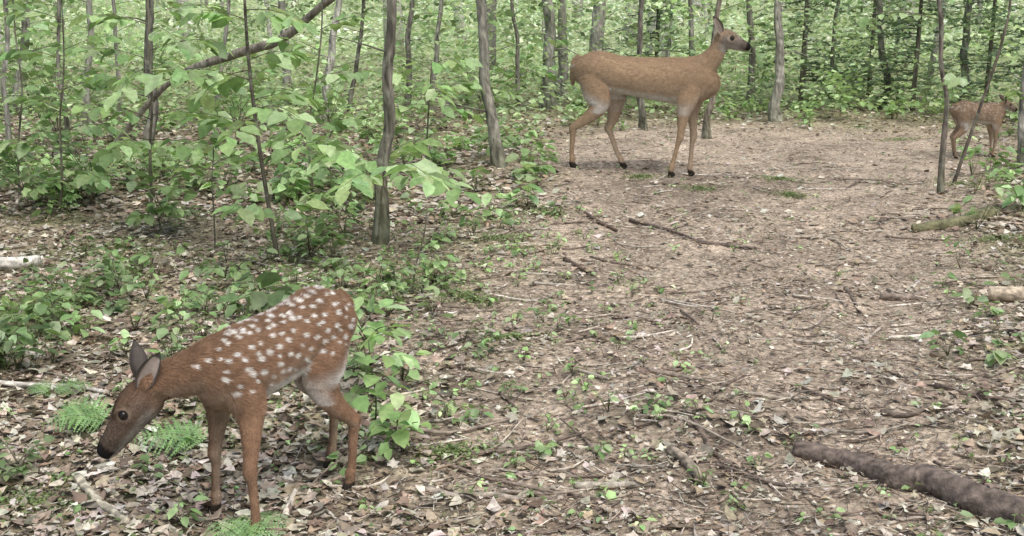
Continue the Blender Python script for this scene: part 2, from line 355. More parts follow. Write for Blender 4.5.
def deer(name,origin,heading,sp):
    hx=np.array([math.cos(heading),math.sin(heading),0]); hy=np.array([-hx[1],hx[0],0])
    gz=float(terrain(origin[0],origin[1])); O=np.array([origin[0],origin[1],gz]); SC=sp.get('scale',1.)
    def W(p): p=np.asarray(p,float)*SC; return O+p[...,:1]*hx+p[...,1:2]*hy+p[...,2:3]*np.array([0,0,1.])
    A=Acc()
    T=np.array(sp['torso'])
    v,f,_,_=tube(np.stack([T[:,0],T[:,0]*0,T[:,1]],1),T[:,2],T[:,3],seg=28,sub=5); A.add(v,f,(1,1,1))
    N=np.array(sp['neck']); v,f,_,_=tube(N[:,:3],N[:,3],N[:,4],seg=20,sub=5,up=sp.get('neckup',(0,0,1))); A.add(v,f,(1,1,1))
    poll=np.array(sp['poll']); nose=np.array(sp['nose']); d=nose-poll; hl=np.linalg.norm(d); d=d/hl
    side=nrm(np.cross(d,np.array([0,0,1.]))+np.array(sp.get('roll',(0,0,0)))); upv=np.cross(side,d)
    k=sp['hs']
    prof=[(-.08,.012,.012,0),(0,.034,.036,0),(.15,.045,.050,.0),(.32,.049,.051,.001),(.45,.044,.045,-.001),(.58,.035,.039,-.005),(.72,.028,.033,-.008),(.86,.0255,.028,-.009),(.95,.022,.024,-.009),(1.0,.015,.016,-.008),(1.02,.004,.004,-.008)]
    PP=np.array([poll+d*hl*q[0]+upv*q[3]*k for q in prof]); v,f,_,_=tube(PP,np.array([q[1] for q in prof])*k,np.array([q[2] for q in prof])*k,up=upv,seg=22,sub=4); A.add(v,f,(1,1,1))
    for sgn in (-1,1):
        b=poll+d*hl*.36+side*sgn*.030*k+upv*.030*k
        v,f,_,_=tube([b-d*.03*k,b,b+d*.03*k],np.array([.006,.014,.006])*k,seg=10,sub=3); A.add(v,f,(1,1,1))
    j0=poll+d*hl*.2-upv*.036*k; j1=poll+d*hl*.93-upv*.022*k
    v,f,_,_=tube([j0,(j0+j1)/2,j1],np.array([.02,.017,.010])*k,np.array([.018,.013,.008])*k,up=upv,seg=12,sub=3); A.add(v,f,(1,1,1))
    for lg in sp['legs']:
        lg=np.array(lg,float); foot=W(lg[-1,:3]); dz=(float(terrain(foot[0],foot[1]))-gz)/SC
        z0=lg[0,2]; w=np.clip(1-lg[:,2]/(z0*.8),0,1); lg[:,2]+=dz*w
        v,f,_,_=tube(lg[:,:3],lg[:,3],lg[:,4],up=(1,0,0),seg=14,sub=5); A.add(v,f,(1,1,1))
    tl=np.array(sp['tail']); v,f,_,_=tube(tl[:,:3],tl[:,3],tl[:,4],up=(1,0,0),seg=10,sub=4); A.add(v,f,(1,1,1))
    co,no,tri=remesh(np.concatenate(A.V),np.concatenate(A.F),sp['vox'],sp['sm'])
    s=sp['S']; spots=None
    if sp['spots']:
        g=np.random.default_rng(sp['spots']); sl=[]
        x0,x1=T[2,0]*1.08,sp['spotx']
        for sgn in(-1,1):
            for rzv,st,jit in((.985,.023,.002),(.84,.026,.003),(.62,.034,.007),(.40,.036,.008),(.17,.036,.009),(-.06,.038,.010),(-.28,.045,.011),(-.48,.06,.011)):
                xx=x0+g.uniform(0,.02)
                while xx<x1:
                    q=xx+g.normal(0,jit); rz_=rzv+g.normal(0,.04); rz_=min(rz_,.99)
                    w_=np.interp(q,T[:,0],T[:,2])*math.sqrt(1-rz_*rz_); h_=np.interp(q,T[:,0],T[:,3]); z_=np.interp(q,T[:,0],T[:,1])
                    sl.append((q,sgn*w_,z_+h_*rz_,g.uniform(.0030,.0056)*(1.15 if rzv<.5 else .9)))
                    xx+=st*s*g.uniform(.75,1.3)
        for q in sp.get('neckspots',[]):
            for sgn in(-1,1): sl.append((q[0],sgn*.045+q[1],q[2],.004))
        spots=np.array(sl)
    legz=sp['legz']; base=np.array(sp['col']); dark=np.array(sp['dark']); pale=np.array(sp['pale']); white=np.array([.80,.77,.71])
    spi=sp.get('spotint',1.); bz=sp.get('belly',-.58)
    def coat(p,nv):
        n=len(p); c=np.tile(base,(n,1)); 
        def mix(c,t,w): w=np.clip(w,0,1)[:,None]; return c*(1-w)+np.asarray(t)*w
        c=mix(c,dark,sstep(.35,1.0,nv[:,2])*.8*(p[:,2]>legz))
        c=mix(c,pale,sstep(.1,-.5,nv[:,2])*.6)
        # broad soft coat variation: darker shoulder / haunch, paler flank
        c=c*(1+.10*np.sin(p[:,0]*9/s+1.2)+.05*np.sin(p[:,2]*21/s+p[:,0]*13/s))[:,None]
        inT=(p[:,0]>T[0,0])&(p[:,0]<T[-2,0])&(p[:,2]>legz*.86)
        rz=(p[:,2]-np.interp(p[:,0],T[:,0],T[:,1]))/np.interp(p[:,0],T[:,0],T[:,3])
        c=mix(c,white*.95,sstep(bz,bz-.25,rz)*inT*sstep(T[-3,0],T[-5,0],p[:,0])*sstep(T[1,0],T[3,0],p[:,0])*sstep(.15,-.3,nv[:,2]))
        leg=p[:,2]<legz*1.05
        inner=sstep(.1,.7,-nv[:,1]*np.sign(p[:,1]))
        c=mix(c,pale*1.05,leg*inner*.7)
        c=mix(c,base*.75,leg*sstep(.0,.6,nv[:,0])*.4)
        c=mix(c,white*.75,(np.abs(p[:,1])<.022*s)*(nv[:,0]<-.3)*(rz<.0)*(rz>-.8)*(p[:,0]<T[2,0])*.6)
        if spots is not None:
            m=np.full(n,9.0)
            for q in spots:
                dd=np.sqrt(((p[:,0]-q[0])**2*.6+(p[:,2]-q[2])**2*1.4+(np.abs(p[:,1]-q[1])*.35)**2))/(q[3]*s*1.3); m=np.minimum(m,dd)
            c=mix(c,white,sstep(1.35,.6,m)*(p[:,2]>legz*.95)*spi)
        r=p-poll; t=(r@d)/hl; up_=(r@upv)/k; sd=(r@side)/k
        rad=np.sqrt(up_**2+sd**2); hd=(t>-.05)&(rad<.075)
        hc=np.tile(np.array(sp['face']),(n,1))
        hc=mix(hc,dark*.8,sstep(.005,.03,up_)*sstep(.8,.3,t)*.75)
        hc=mix(hc,white*.65,sstep(-.015,-.032,up_)*sstep(.1,.3,t)*.7)
        eye=np.sqrt(((t-.40)*hl/k)**2+(up_-.014)**2)
        hc=mix(hc,pale,sstep(.026,.018,eye)*(np.abs(sd)>.02)*.35)
        hc=mix(hc,np.array([.025,.02,.018]),sstep(.016,.012,eye)*(np.abs(sd)>.02))
        hc=mix(hc,np.array([.10,.08,.065]),sstep(.62,.80,t)*.7*(up_>-.03))
        hc=mix(hc,np.array([.018,.016,.016]),sstep(.84,.90,t)*(up_>-.028))
        wt=sstep(-.05,.25,t)[:,None]; c=np.where(hd[:,None],hc*wt+c*(1-wt),c)
        wn=W(p); gzf=terrain(wn[:,0],wn[:,1])
        c=mix(c,np.array([.03,.025,.02]),sstep(.030*sp['hoof'],.022*sp['hoof'],wn[:,2]-gzf))
        nz=1+sp.get('mott',.1)*(np.sin(p[:,0]*61/s+p[:,2]*37/s)*np.sin(p[:,2]*53/s+p[:,1]*71/s)+.6*np.sin(p[:,0]*160/s+1)*np.sin(p[:,2]*140/s))
        return c*nz[:,None]
    E=empty(name)
    mesh_np('body',W(co),tri,coat(co,no)*.9,M_fur,E,True)
    g=np.random.default_rng(3); a,b,c_=co[tri[:,0]],co[tri[:,1]],co[tri[:,2]]
    ar=np.linalg.norm(np.cross(b-a,c_-a),axis=1); idx=g.choice(len(tri),sp['hairs'],p=ar/ar.sum())
    u=g.uniform(0,1,(sp['hairs'],1)); v_=g.uniform(0,1,(sp['hairs'],1)); fl=u+v_>1; u=np.where(fl,1-u,u); v_=np.where(fl,1-v_,v_)
    p=a[idx]+(b-a)[idx]*u+(c_-a)[idx]*v_
    nv=nrm(no[tri[idx,0]]*(1-u-v_)+no[tri[idx,1]]*u+no[tri[idx,2]]*v_)
    isleg=(p[:,2]<legz)[:,None]; r=p-poll; t=(r@d)/hl; hd=((t>-.05)&(np.linalg.norm(r-np.outer(r@d,d),axis=1)<.075*k))[:,None]
    flow=np.where(isleg,np.array([-.15,0,-1.]),np.array([-1.,0,-.45])); flow=np.where(hd,-d,flow)
    flow=nrm(flow+g.normal(0,.22,flow.shape)); flow=flow-nv*(flow*nv).sum(1,keepdims=True); flow=nrm(flow)
    dirn=nrm(flow+nv*g.uniform(.15,.5,(len(p),1))); wd=nrm(np.cross(nv,dirn))
    ln=sp['hlen']*g.uniform(.6,1.3,(len(p),1))*np.where(isleg|hd,.5,1); wdt=sp['hwid']
    ok=~((hd[:,0]&(t>.9))|(W(p)[:,2]-terrain(W(p)[:,0],W(p)[:,1])<.03*sp['hoof']))
    eyed=np.sqrt(((t-.40)*hl/k)**2+((r@upv)/k-.014)**2); ok&=~(hd[:,0]&(eyed<.016))
    hv=sp.get('hvar',.3); cc=coat(p,nv)*g.uniform(1-hv,1+hv,(len(p),1))
    p,wd,dirn,ln,cc=p[ok],wd[ok],dirn[ok],ln[ok],cc[ok]
    HV=np.stack([p-wd*wdt,p+wd*wdt,p+dirn*ln],1).reshape(-1,3)
    mesh_np('fur',W(HV),np.arange(len(HV)).reshape(-1,3),np.repeat(cc,3,axis=0),M_fur,E)
    for sgn,nm in((1,'eye_right'),(-1,'eye_left')):
        c0=poll+d*hl*.40+upv*.014*k+side*sgn*.0385*k; er=.0102*k
        th=np.linspace(0,np.pi,9); rr=np.sin(th)*er; PPp=c0+np.outer(-np.cos(th)*er,side)
        v,f,_,_=tube(PPp,np.maximum(rr,.0004),None,up=(0.1,.2,1),seg=14,sub=1)
        mesh_np(nm,W(v),f,np.tile([.010,.008,.007],(len(v),1)),M_eye,E,True)
    for (dirv,facing,nm,sgn) in sp['ears']:
        if sgn=='R': b0=poll+d*hl*.06+side*.034*k+upv*.022*k
        else: b0=poll+d*hl*.06-side*.034*k+upv*.022*k
        ed=nrm(np.array(dirv,float)); fc=np.array(facing,float); fc=nrm(fc-ed*(fc@ed)); ws=np.cross(ed,fc)
        nu,nvv=16,11; EL=sp['earl']; EW=sp['earw']; VV=[];CC=[]
        for layer in(0,1):
            for i in range(nu+1):
                q=i/nu; w_=EW*(math.sin(math.pi*min(1,q*.92+.06)**.75)**.8)*(1 if q<.97 else .5)
                if q>=1: w_=EW*.05
                for j in range(nvv):
                    s_=-1+2*j/(nvv-1); cup=.6*w_*(s_*s_)-.25*w_
                    P_=b0+ed*EL*q+ws*w_*s_*(1-.15*(1-q))+fc*(cup+ (0 if layer else -.0035*k*(1-s_*s_)))-fc*.02*q*q*EL
                    VV.append(P_)
                    if layer: cI=np.array([.42,.35,.30])*(1-.65*(1-abs(s_))*(1-q)) 
                    else: cI=np.array(sp['earcol'])
                    if abs(s_)>.75 or q>.86: cI=np.array(sp['earcol'])*.7
                    CC.append(cI)
        ff=[]
        for layer in(0,1):
            o=layer*(nu+1)*nvv
            for i in range(nu):
                for j in range(nvv-1):
                    a_=o+i*nvv+j; ff+= [(a_,a_+1,a_+nvv+1),(a_,a_+nvv+1,a_+nvv)]
        mesh_np(nm,W(np.array(VV)),np.array(ff),np.array(CC),M_ear,E,True)
    return E
def foreleg(x0,y0,x1,y1,s=1.,zt=.38,k=1.0):
    dx=x1-x0
    return [(x0,y0*.6,zt,.040*k,.060*k),(x0-.01*s,y0*.95,zt*.80,.032*k,.048*k),(x0-.008*s+dx*.2,y0+(y1-y0)*.25,zt*.66,.023*k,.030*k),(x0+.0*s+dx*.42,y0+(y1-y0)*.5,zt*.50,.0165*k,.0185*k),
            (x0+.004*s+dx*.52,y0+(y1-y0)*.6,zt*.42,.0165*k,.018*k),(x0+dx*.60,y0+(y1-y0)*.7,zt*.34,.0112*k,.0122*k),(x0+dx*.82,y1,zt*.17,.0100*k,.0112*k),(x0+dx*.9,y1,zt*.115,.0135*k,.014*k),(x0+dx*.97,y1,zt*.06,.0115*k,.0125*k),(x1+.006*s,y1,zt*.03,.0145*k,.018*k),(x1+.012*s,y1,.0,.0145*k,.020*k)]
def hindleg(xh,yh,xk,xhock,x1,y1,zh,s=1.,k=1.0):
    return [(xh,yh*.6,zh*.98,.045*k,.072*k),(xk-.02*s,yh*.9,zh*.80,.042*k,.066*k),(xk-.01*s,yh,zh*.68,.033*k,.048*k),(xk*.55+xhock*.45,(yh+y1)/2,zh*.55,.023*k,.031*k),(xhock+.01*s,y1,zh*.455,.0165*k,.021*k),(xhock,y1,zh*.42,.016*k,.020*k),(xhock*.8+x1*.2,y1,zh*.35,.0120*k,.0145*k),
            (xhock*.3+x1*.7-.004*s,y1,zh*.16,.0108*k,.0118*k),(xhock*.15+x1*.85,y1,zh*.105,.014*k,.0145*k),(x1-.005*s,y1,zh*.055,.0118*k,.0125*k),(x1+.004*s,y1,zh*.026,.0145*k,.018*k),(x1+.008*s,y1,.0,.0145*k,.020*k)]
fawn_torso=[(-.255,.455,.012,.015),(-.245,.45,.035,.045),(-.215,.432,.058,.074),(-.15,.415,.073,.094),(-.05,.397,.074,.092),(.05,.388,.075,.093),(.13,.384,.070,.100),(.19,.388,.056,.090),(.235,.396,.040,.064),(.26,.40,.015,.03)]
graze_torso=[(-.222,.475,.012,.015),(-.212,.472,.038,.048),(-.185,.452,.062,.080),(-.125,.437,.076,.102),(-.04,.419,.074,.094),(.05,.402,.075,.095),(.13,.390,.071,.101),(.19,.388,.058,.090),(.235,.392,.042,.066),(.26,.395,.015,.03)]
ang=math.atan2(-.80,-.60)
fawn=dict(torso=graze_torso,scale=1.04,belly=-.45,mott=.12,hvar=.32,
 neck=[(.13,0,.415,.045,.075),(.20,-.002,.412,.045,.068),(.26,-.02,.400,.039,.054),(.305,-.05,.388,.035,.045),(.34,-.075,.372,.034,.040),(.355,-.09,.356,.02,.025)],
 poll=(.330,-.070,.375),nose=(.420,-.170,.216),hs=.93,
 legs=[foreleg(.165,.055,.215,.118,1,.38,.97),foreleg(.165,-.055,.160,-.080,1,.38,.97),
       hindleg(-.13,.055,-.075,-.165,-.140,.085,.43,1,.97),hindleg(-.15,-.055,-.13,-.240,-.215,-.06,.43,1,.97)],
 tail=[(-.20,0,.505,.012,.016),(-.232,0,.475,.018,.016),(-.242,0,.43,.014,.012),(-.238,0,.40,.004,.004)],
 vox=.0042,sm=4,S=1,spots=21,spotx=.225,neckspots=[(.25,-.02,.435),(.275,-.03,.425)],legz=.29,
 col=(.275,.168,.105),dark=(.19,.118,.075),pale=(.44,.34,.25),face=(.24,.175,.13),hoof=1,hairs=140000,hlen=.012,hwid=.0008,
 ears=[((.05,-.30,1.0),(-.2,-.9,.1),'ear_right','R'),((-.30,.30,.75),(.75,.6,.1),'ear_left','L')],earl=.098,earw=.026,earcol=(.10,.085,.075))
deer('fawn',(-.60,3.00),ang,fawn)
doe_t=[(-.50,.81,.02,.03),(-.485,.80,.07,.085),(-.43,.775,.105,.125),(-.32,.755,.130,.150),(-.15,.73,.130,.138),(.05,.71,.140,.152),(.25,.695,.138,.170),(.40,.695,.120,.165),(.50,.71,.092,.132),(.55,.73,.06,.09),(.57,.74,.02,.03)]
doe=dict(torso=doe_t,belly=-.55,mott=.05,hvar=.2,
 neck=[(.34,0,.745,.09,.12),(.43,0,.78,.075,.108),(.50,0,.835,.060,.082),(.55,0,.90,.050,.066),(.580,0,.96,.046,.056),(.595,0,.995,.03,.04)],
 poll=(.560,0,1.015),nose=(.795,.04,.950),hs=1.36,
 legs=[foreleg(.38,-.10,.25,-.09,1.8,.68,1.55),foreleg(.40,.10,.37,.09,1.8,.68,1.55),
       hindleg(-.36,-.10,-.28,-.50,-.50,-.10,.74,1.8,1.55),hindleg(-.34,.10,-.20,-.27,-.15,.10,.74,1.8,1.55)],
 tail=[(-.47,0,.86,.025,.03),(-.515,0,.82,.035,.025),(-.53,0,.72,.03,.02),(-.525,0,.64,.01,.008)],
 vox=.0085,sm=4,S=1.9,spots=0,spotx=0,legz=.52,
 col=(.43,.305,.195),dark=(.35,.245,.155),pale=(.53,.42,.31),face=(.28,.24,.20),hoof=1.8,hairs=90000,hlen=.018,hwid=.0014,
 ears=[((-.40,-.50,.95),(.6,-.6,.2),'ear_right','R'),((-.40,.55,.85),(.7,.3,.2),'ear_left','L')],earl=.15,earw=.042,earcol=(.17,.15,.13))
deer('doe',(.97,9.10),math.radians(-17),doe)
f2=dict(torso=fawn_torso,scale=.95,mott=.08,hvar=.2,
 neck=[(.13,0,.415,.045,.070),(.19,0,.425,.042,.062),(.23,-.0,.445,.034,.046),(.255,-.0,.46,.031,.038),(.27,-.0,.47,.02,.02)],
 poll=(.240,0,.475),nose=(.350,-.05,.42),hs=.80,
 legs=[foreleg(.165,.055,.19,.05,1,.38),foreleg(.165,-.055,.14,-.05,1,.38),
       hindleg(-.165,.055,-.12,-.21,-.17,.06,.42),hindleg(-.175,-.055,-.15,-.26,-.23,-.06,.42)],
 tail=[(-.235,0,.475,.012,.016),(-.265,0,.45,.018,.016),(-.275,0,.41,.014,.012),(-.272,0,.385,.004,.004)],vox=.006,sm=4,S=1,spots=5,spotx=.2,legz=.285,spotint=.35,
 col=(.32,.225,.15),dark=(.24,.165,.11),pale=(.44,.34,.25),face=(.26,.20,.15),hoof=1,hairs=16000,hlen=.012,hwid=.0014,
 ears=[((-.4,-.5,.7),(.6,-.6,.2),'ear_right','R'),((-.4,.5,.7),(.7,.3,.2),'ear_left','L')],earl=.085,earw=.026,earcol=(.15,.11,.09))
g0=ground_at(975,157); deer('fawn',(g0[0],g0[1]),math.radians(12),f2)

# ------------------------------------------------------------------ vegetation
GR=[(.21,.32,.13),(.18,.28,.11),(.27,.38,.18),(.15,.23,.09),(.31,.41,.21)]
OV=T_oval(.32,.35,.05); DI=T_dia(.30)
def leafy(acc,st,p0,p1,n,size,cols,tpl,sag=.1,r=.003,up_t=.38):
    p0=np.asarray(p0,float);p1=np.asarray(p1,float); L_=np.linalg.norm(p1-p0); mid=(p0+p1)/2+np.array([0,0,sag*L_])
    t=np.linspace(.25,1,n)[:,None]; P=(1-t)**2*p0+2*t*(1-t)*mid+t*t*p1; T=nrm(2*(1-t)*(mid-p0)+2*t*(p1-mid))
    S=nrm(np.cross(T,np.array([0,0,1.]))); s=np.where(np.arange(n)%2==0,1,-1)[:,None]
    a=rng.uniform(.5,1.15,(n,1)); a[-1]=0.05
    X=T*np.cos(a)+S*s*np.sin(a)+np.array([0,0,-.42])+rng.normal(0,.2,(n,3))
    N=np.array([0,0,1.])+rng.normal(0,up_t,(n,3))
    cloud(acc,P+nrm(X)*size*.15,X,N,size*rng.uniform(.65,1.15,n),cols(n),tpl)
    if st is not None:
        q=np.linspace(0,1,4)[:,None]; Q=(1-q)**2*p0+2*q*(1-q)*mid+q*q*p1
        v,f,_,_=tube(Q,np.linspace(r,r*.35,4),seg=5,sub=2); st.add(v,f,(.15,.135,.10))
def gcol(b=1.,pal=GR): return lambda n: pick(pal,n,.14)*b

def tree(name,P,r,barkcol,crown=True,low=None,leafsize=.09,bright=1.,nlow=0,seed=0,rough=.05,seg=14,rtop=.35):
    E=empty(name); g=np.random.default_rng(seed+100); P=np.array(P,float)
    R=np.linspace(1,rtop,len(P))*r; R[0]*=1.5; R[1]*=1.1
    v,f,nn,sg=tube(P,R,None,up=(0,1,0.05),seg=seg,sub=7,rough=rough,seed=seed)
    c=np.tile(barkcol,(len(v),1))*(1+.25*g.standard_normal((len(v),1)))
    base=sstep(.45,.0,v[:,2]-P[0,2])[:,None]; c=c*(1-base*.45)+np.array([.11,.13,.06])*base*.45
    bt=Acc(); bt.add(v,f,c); lf=Acc()
    if crown:
        for i in range(8):
            q=g.uniform(.5,1); j=q*(len(P)-1); i0=min(int(j),len(P)-2); p=P[i0]+(P[i0+1]-P[i0])*(j-i0)
            if p[2]<3.2: continue
            az=g.uniform(0,6.28); l=g.uniform(.7,1.7)*(1.3-q*.5); e=p+np.array([math.cos(az)*l,math.sin(az)*l,g.uniform(.0,.6)])
            leafy(lf,bt,p,e,10,.15,gcol(1),DI,.15,.012)
            m=p+(e-p)*g.uniform(.4,.8); az2=az+g.normal(0,.7); leafy(lf,bt,m,m+np.array([math.cos(az2)*.6,math.sin(az2)*.6,.1]),8,.15,gcol(1),DI,.1,.006)
    for i in range(nlow):
        zz=g.uniform(low[0],low[1]); j=np.interp(zz,P[:,2],np.arange(len(P))); i0=min(int(j),len(P)-2); p=P[i0]+(P[i0+1]-P[i0])*(j-i0)
        az=g.uniform(0,6.28); l=g.uniform(.3,.8); leafy(lf,bt,p,p+np.array([math.cos(az)*l,math.sin(az)*l,g.uniform(-.05,.15)]),10,leafsize,gcol(bright),OV,.1,.004)
    for i in range(5):
        zz=g.uniform(.4,2.2); j=np.interp(zz,P[:,2],np.arange(len(P))); i0=min(int(j),len(P)-2); p=P[i0]+(P[i0+1]-P[i0])*(j-i0)
        az=g.uniform(0,6.28); l=g.uniform(.12,.6); vv,ff,_,_=tube([p,p+[math.cos(az)*l*.5,math.sin(az)*l*.5,l*.12],p+[math.cos(az)*l,math.sin(az)*l,l*g.uniform(-.2,.4)]],[r*.16,r*.1,r*.04],seg=5,sub=2); bt.add(vv,ff,np.array(barkcol)*.8)
    bt.build('trunk',M_bark,E,True); lf.build('leaves',M_leaf,E)
    return E
def trunkpath(ub,vb,ut,h=8,y=None,wob=.015,seed=0):
    g=np.random.default_rng(seed); b=ground_at(ub,vb); t=at(ut,0,b[1]); s=(t-b)/max(t[2]-b[2],.3)
    s[0]=np.clip(s[0],-.45,.45); ph=g.uniform(0,6.28); am=g.uniform(.0,.03)
    out=[b-np.array([0,0,.03])]
    for zz in (.18,.4,.65,.9,1.2,1.6,2.2,3,4,5.5,h):
        x=b[0]+s[0]*(zz if zz<2 else 2+(zz-2)*.4)+g.normal(0,wob)+am*math.sin(zz*3+ph); out.append(np.array([x,b[1]+g.normal(0,wob),b[2]+zz]))
    return out,b
grey=(.31,.295,.26); dk=(.19,.175,.15); pl=(.50,.48,.43)
TL=[('maple_tree',380,243,393,14,(.20,.185,.15)),('maple_tree',500,166,478,13,(.28,.26,.22)),('maple_tree',150,158,149,11,dk),('young_tree',8,170,6,6,grey),
 ('birch_tree',322,122,339,9,pl),('oak_tree',549,108,547,15,grey),('oak_tree',564,103,561,12,grey),('oak_tree',597,96,597,18,grey),('young_tree',643,130,641,7,dk),
 ('birch_tree',776,122,781,11,(.38,.36,.31)),('young_tree',752,106,750,8,dk),('young_tree',692,96,690,7,grey),('young_tree',885,108,882,8,dk),('young_tree',941,194,938,6,(.18,.155,.13)),
 ('maple_tree',1023,168,1024,8,grey),('young_tree',432,112,440,6,grey),('young_tree',407,116,411,7,dk),('maple_tree',88,125,92,8,grey),('birch_tree',962,104,970,9,grey),('young_tree',830,104,838,5,dk),
 ('young_tree',64,150,60,5,dk),('young_tree',218,130,226,5,grey),('young_tree',707,138,718,7,(.22,.19,.15)),('oak_tree',20,112,24,10,grey),('maple_tree',290,108,282,10,grey),('young_tree',520,112,512,5,dk),('young_tree',665,100,672,5,pl),('young_tree',120,116,114,5,grey),('young_tree',350,112,362,5,dk)]
for i,(nm,ub,vb,ut,wpx,bc) in enumerate(TL):
    P,b=trunkpath(ub,vb,ut,8,seed=i); r=wpx/F*b[1]/2
    tree(nm,P,r,bc,True,(.7,2.0),.095,1.25,6 if wpx<9 else 3,seed=i,rough=.09)
def sapling(name,uvs,y,r,bc,branches,leafsize=.08,bright=1.,tpl=None,n=9):
    E=empty(name); P=[at(u,v,y) for u,v in uvs]; b=P[0].copy(); b[2]=float(terrain(b[0],b[1]))-.02; P[0]=b
    P=np.array(P); 
    v,f,_,_=tube(P,np.linspace(r,r*.5,len(P)),up=(0,1,.05),seg=8,sub=6,rough=.06,seed=int(abs(uvs[0][0])))
    bt=Acc(); bt.add(v,f,np.array(bc)); lf=Acc()
    for (u0,v0,u1,v1,dy) in branches:
        leafy(lf,bt,at(u0,v0,y),at(u1,v1,y+dy),n,leafsize,gcol(bright),tpl or OV,.12,.003)
    bt.build('stem',M_bark,E,True); lf.build('leaves',M_leaf,E)
sapling('maple_sapling',[(279,278),(272,225),(262,165),(253,100),(247,40),(243,-40),(240,-140)],5.8,.012,(.13,.115,.09),
  [(262,160,335,142,-.3),(258,130,180,112,.1),(253,100,310,95,.2),(250,80,165,70,-.3),(249,60,300,52,.3),(246,20,200,10,.0),(246,10,300,20,-.2),(255,120,225,140,-.5),(268,215,235,205,-.3),(270,220,305,200,.2),(255,110,300,118,-.5),(250,70,200,95,.3)],.12,1.5,None,12)
sapling('maple_sapling',[(378,238),(381,200),(384,170),(385,150),(386,140)],6.4,.006,(.12,.11,.08),
  [(383,175,462,188,-.6),(383,172,445,165,-.1),(384,168,330,150,-.4),(384,165,290,128,-.1),(384,160,420,140,.4),(383,178,345,185,-.7),(384,170,430,178,-.9)],.135,1.6,None,12)
sapling('vine_sapling',[(952,192),(960,165),(974,125),(988,85),(1001,45),(1010,5),(1014,-60)],8.7,.015,(.15,.125,.10),[(1003,35,985,30,.2)],.07,1)
sapling('beech_sapling',[(150,190),(150,150),(152,110),(150,60),(148,0),(146,-80)],6.6,.009,(.16,.145,.11),
  [(152,120,85,105,-.4),(152,115,215,110,.1),(151,95,100,75,.2),(151,85,225,80,-.3),(150,60,80,48,.0),(150,50,215,40,.2),(149,25,90,15,-.2),(149,15,210,5,.1),(151,140,110,150,-.5),(151,140,205,150,-.2),(150,70,120,90,-.6),(150,30,180,45,-.6)],.12,1.5,None,12)
sapling('beech_sapling',[(60,230),(62,180),(60,120),(64,60),(60,-30)],6.9,.008,(.13,.12,.09),
  [(62,150,5,140,-.2),(62,130,115,125,.1),(61,110,10,95,.1),(62,90,115,82,-.2),(63,60,10,50,.1),(63,50,120,35,.2),(62,20,10,10,.1),(62,170,100,178,-.3)],.11,1.35,None,11)
sapling('beech_sapling',[(215,250),(214,215),(212,180),(214,150)],6.2,.005,(.13,.12,.09),
  [(213,200,165,185,-.2),(213,195,255,180,-.2),(213,180,175,165,.2),(213,165,245,155,.2),(213,155,215,135,.0)],.10,1.3)
sapling('beech_sapling',[(425,150),(428,120),(430,90),(432,60)],9.0,.008,(.13,.12,.09),
  [(430,90,390,70,-.3),(430,90,475,85,.2),(431,70,395,55,.1),(431,65,465,58,-.2),(429,105,385,110,-.2),(429,105,470,112,.1),(430,80,440,95,-.4)],.14,1.6)
sapling('beech_sapling',[(412,300),(416,265),(424,235),(428,205)],5.2,.005,(.17,.145,.10),[(420,250,440,238,-.1),(424,235,408,222,.1)],.05,1.2,None,4)
sapling('beech_sapling',[(310,210),(312,180),(308,130),(316,80),(322,20),(320,-60)],7.6,.008,(.16,.145,.11),
  [(310,150,270,140,-.2),(309,130,350,118,.1),(312,100,270,88,.2),(316,80,370,70,-.2),(318,50,280,38,.1),(320,30,365,15,.2),(311,165,350,160,-.3)],.12,1.5,None,10)
sapling('beech_sapling',[(20,200),(18,150),(22,90),(15,30),(10,-60)],7.4,.008,(.16,.145,.11),
  [(19,130,-20,120,-.2),(20,110,60,100,.1),(22,80,-20,70,.2),(20,60,60,45,-.2),(16,30,50,20,.1)],.12,1.4)
sapling('beech_sapling',[(1018,190),(1020,160),(1026,120),(1030,70)],9.3,.006,(.16,.145,.11),
  [(1020,150,1045,140,-.2),(1024,120,1050,110,.1),(1026,100,1010,88,.2),(1028,80,1050,70,.0)],.11,1.4)
sapling('maple_seedling',[(374,440),(376,400),(371,365),(368,335)],3.42,.003,(.16,.22,.09),
  [(370,365,402,352,-.16),(370,365,345,350,-.18),(370,372,398,388,-.22),(367,340,352,322,-.15),(367,338,388,326,-.1),(372,385,352,398,-.2),(374,395,404,405,-.15),(376,415,398,425,-.15)],.078,1.7,OV,5)
sapling('maple_seedling',[(368,420),(366,370),(364,340),(362,318)],3.75,.003,(.16,.22,.09),
  [(364,340,345,318,-.1),(364,340,392,330,-.1),(363,330,350,305,0),(363,325,380,306,0)],.085,1.65,OV,5)
sapling('maple_seedling',[(392,462),(394,440),(398,420)],3.32,.003,(.16,.22,.09),[(395,435,418,422,-.12),(395,435,376,425,-.12),(397,422,405,408,-.1),(396,430,388,445,-.15)],.062,1.6,OV,4)
sapling('maple_seedling',[(262,318),(262,300),(258,285)],4.6,.004,(.14,.14,.08),[(260,292,238,300,-.1),(260,290,284,288,-.1),(259,288,250,275,.1),(261,298,287,304,-.1)],.11,.75,OV,4)
A=Acc(); P=[at(100,118,9.6),at(170,82,9.3),at(236,54,9),at(280,40,8.8),at(322,6,8.6),at(380,-40,8.4)]; P[0][2]=float(terrain(P[0][0],P[0][1]))
v,f,_,_=tube(P,[.020,.024,.034,.032,.026,.02],seg=10,sub=6,rough=.07); A.add(v,f,(.22,.195,.16)); A.build('leaning_dead_branch',M_bark,None,True)

